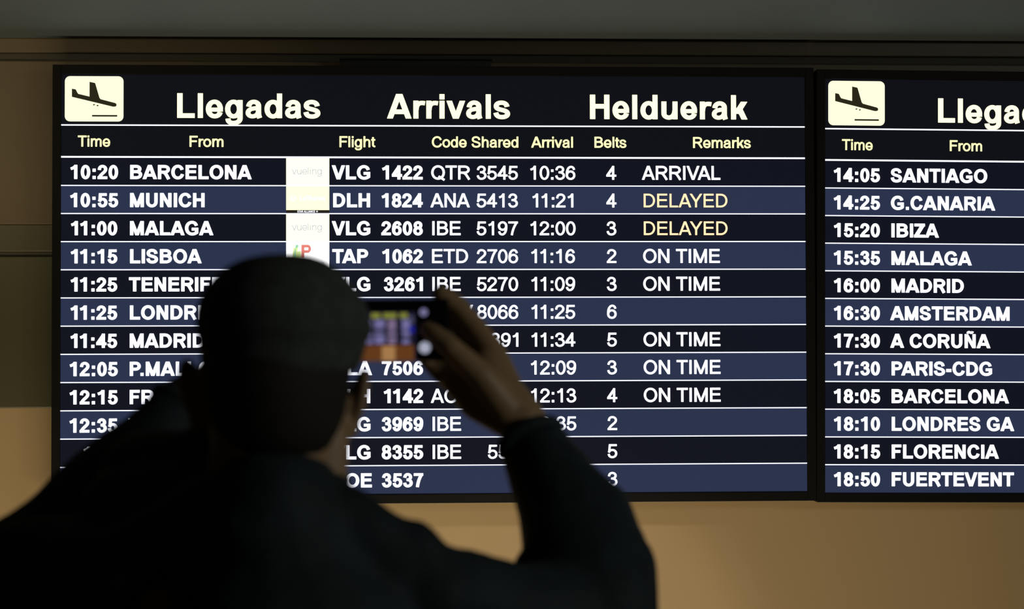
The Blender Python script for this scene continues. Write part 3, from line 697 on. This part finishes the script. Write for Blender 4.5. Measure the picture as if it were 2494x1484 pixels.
# --- trousers and shoes
t = Blob(); t.loft([(TX, TY, .80, .165, .125), (TX, TY, .90, .165, .122), (TX, TY, .98, .16, .115)])
for sx in (-1, 1):
    t.chain([(Vector((TX+sx*.085, TY, .86)), .098), (Vector((TX+sx*.10, TY+.02, .47)), .080), (Vector((TX+sx*.11, TY-.01, .10)), .066)])
t.skin('trousers', M_TROUSERS, .01, smooth=5, parent=person, wrinkle=(.1, .01))
for sx in (-1, 1):
    s = Blob(); x = TX+sx*.115
    s.chain([(Vector((x, TY-.04, .055)), .045), (Vector((x+sx*.01, TY+.06, .05)), .044), (Vector((x+sx*.02, TY+.17, .042)), .036)])
    sh = s.skin('shoe', M_SHOE, .006, smooth=4, parent=person)
    so = Blob(); so.loft([(x+sx*.008, TY+.065, 0, .045, .155), (x+sx*.008, TY+.065, .018, .047, .158)], n=32); so.plain('sole', M_SOLE, sh)
# ---------------------------------------------------------------- the phone in his hands
M_PHONE = mat('black_glossy_phone_case', (.008, .008, .010), rough=.25, noise=(60, .1))
M_GLASS = mat('black_phone_glass', (.006, .006, .008), rough=.15, noise=(50, .1))
PW, PH, PT = .1500, .0735, .008
ph = empty('smartphone', (0.8284, -2.4174, 1.7284), (math.radians(1.0), math.radians(-.4), math.radians(-.5)))
tag(ph, 'black smartphone held sideways beside the cap, its screen showing the arrivals board', 'phone')
boxes('phone_body', [(-PW/2, PW/2, -PT/2, PT/2, -PH/2, PH/2)], M_PHONE, ph, bevel=.0034, seg=3)
scr = mesh('touch_screen', rounded(-PW/2+.0022, PW/2-.0022, -PH/2+.003, PH/2-.003, .004, -PT/2-.0004), [tuple(range(32))], M_GLASS, ph)
V, F, I = [], [], []
pm = [glow('picture_dark', (.010, .009, .022)), glow('picture_lilac', (.21, .19, .42)), glow('picture_lime', (.20, .21, .035)), glow('picture_orange', (.12, .042, .011)),
      glow('picture_tan', (.36, .19, .07)), glow('picture_blue', (.012, .012, .26)), glow('picture_pink', (.24, .17, .30)), glow('picture_dim', (.05, .05, .10))]
def pr(x0, x1, z0, z1, m, y=-.0008):
    k = len(V); V.extend(rect(x0, x1, z0, z1, -PT/2+y)); F.append((k, k+1, k+2, k+3)); I.append(m)
u = lambda px: (px-938)*.0004835
v = lambda py: (805-py)*.0004835
pr(u(800), u(1013), v(880), v(760), 0)                              # picture area
pr(u(800), u(1008), v(879), v(841), 3, -.0010)                      # tan wall at the bottom of the picture
pr(u(930), u(962), v(879), v(843), 4, -.0012)
for x0, x1 in ((905, 927), (934, 966), (974, 993)): pr(u(x0), u(x1), v(776), v(763), 2, -.0012)
random.seed(9)
for x0, x1, m in ((880, 909, 1), (911, 938, 1), (943, 966, 6), (978, 1000, 1)):
    for k in range(12):
        z = 780+k*4.9; pr(u(x0+random.uniform(0, 3)), u(x1-random.uniform(0, 3)), v(z+3.6), v(z), m if random.random() > .12 else 7, -.0012)
pr(u(997), u(1009), v(812), v(795), 5, -.0013)
pr(u(995), u(1008), v(790), v(770), 7, -.0012)
mesh('camera_picture', V, F, None, scr, mats=pm, fmat=I)['label'] = 'glowing picture of the arrivals board'
g1, g2 = glow('button_violet', (.17, .16, .30)), glow('button_silver', (.36, .38, .48))
for px, py, r, g, nm in ((1032, 762, 9.5, g1, 'gallery_button'), (1034, 848, 14, g2, 'shutter_button')):
    r *= .0004835
    mesh(nm, [(u(px)+r*math.cos(a*math.pi/12), -PT/2-.0010, v(py)+r*math.sin(a*math.pi/12)) for a in range(24)], [tuple(range(24))], g, scr)
boxes('rear_camera', [(-PW/2+.012, -PW/2+.028, PT/2-.0005, PT/2+.0012, PH/2-.028, PH/2-.010)], M_GLASS, ph, bevel=.0006)
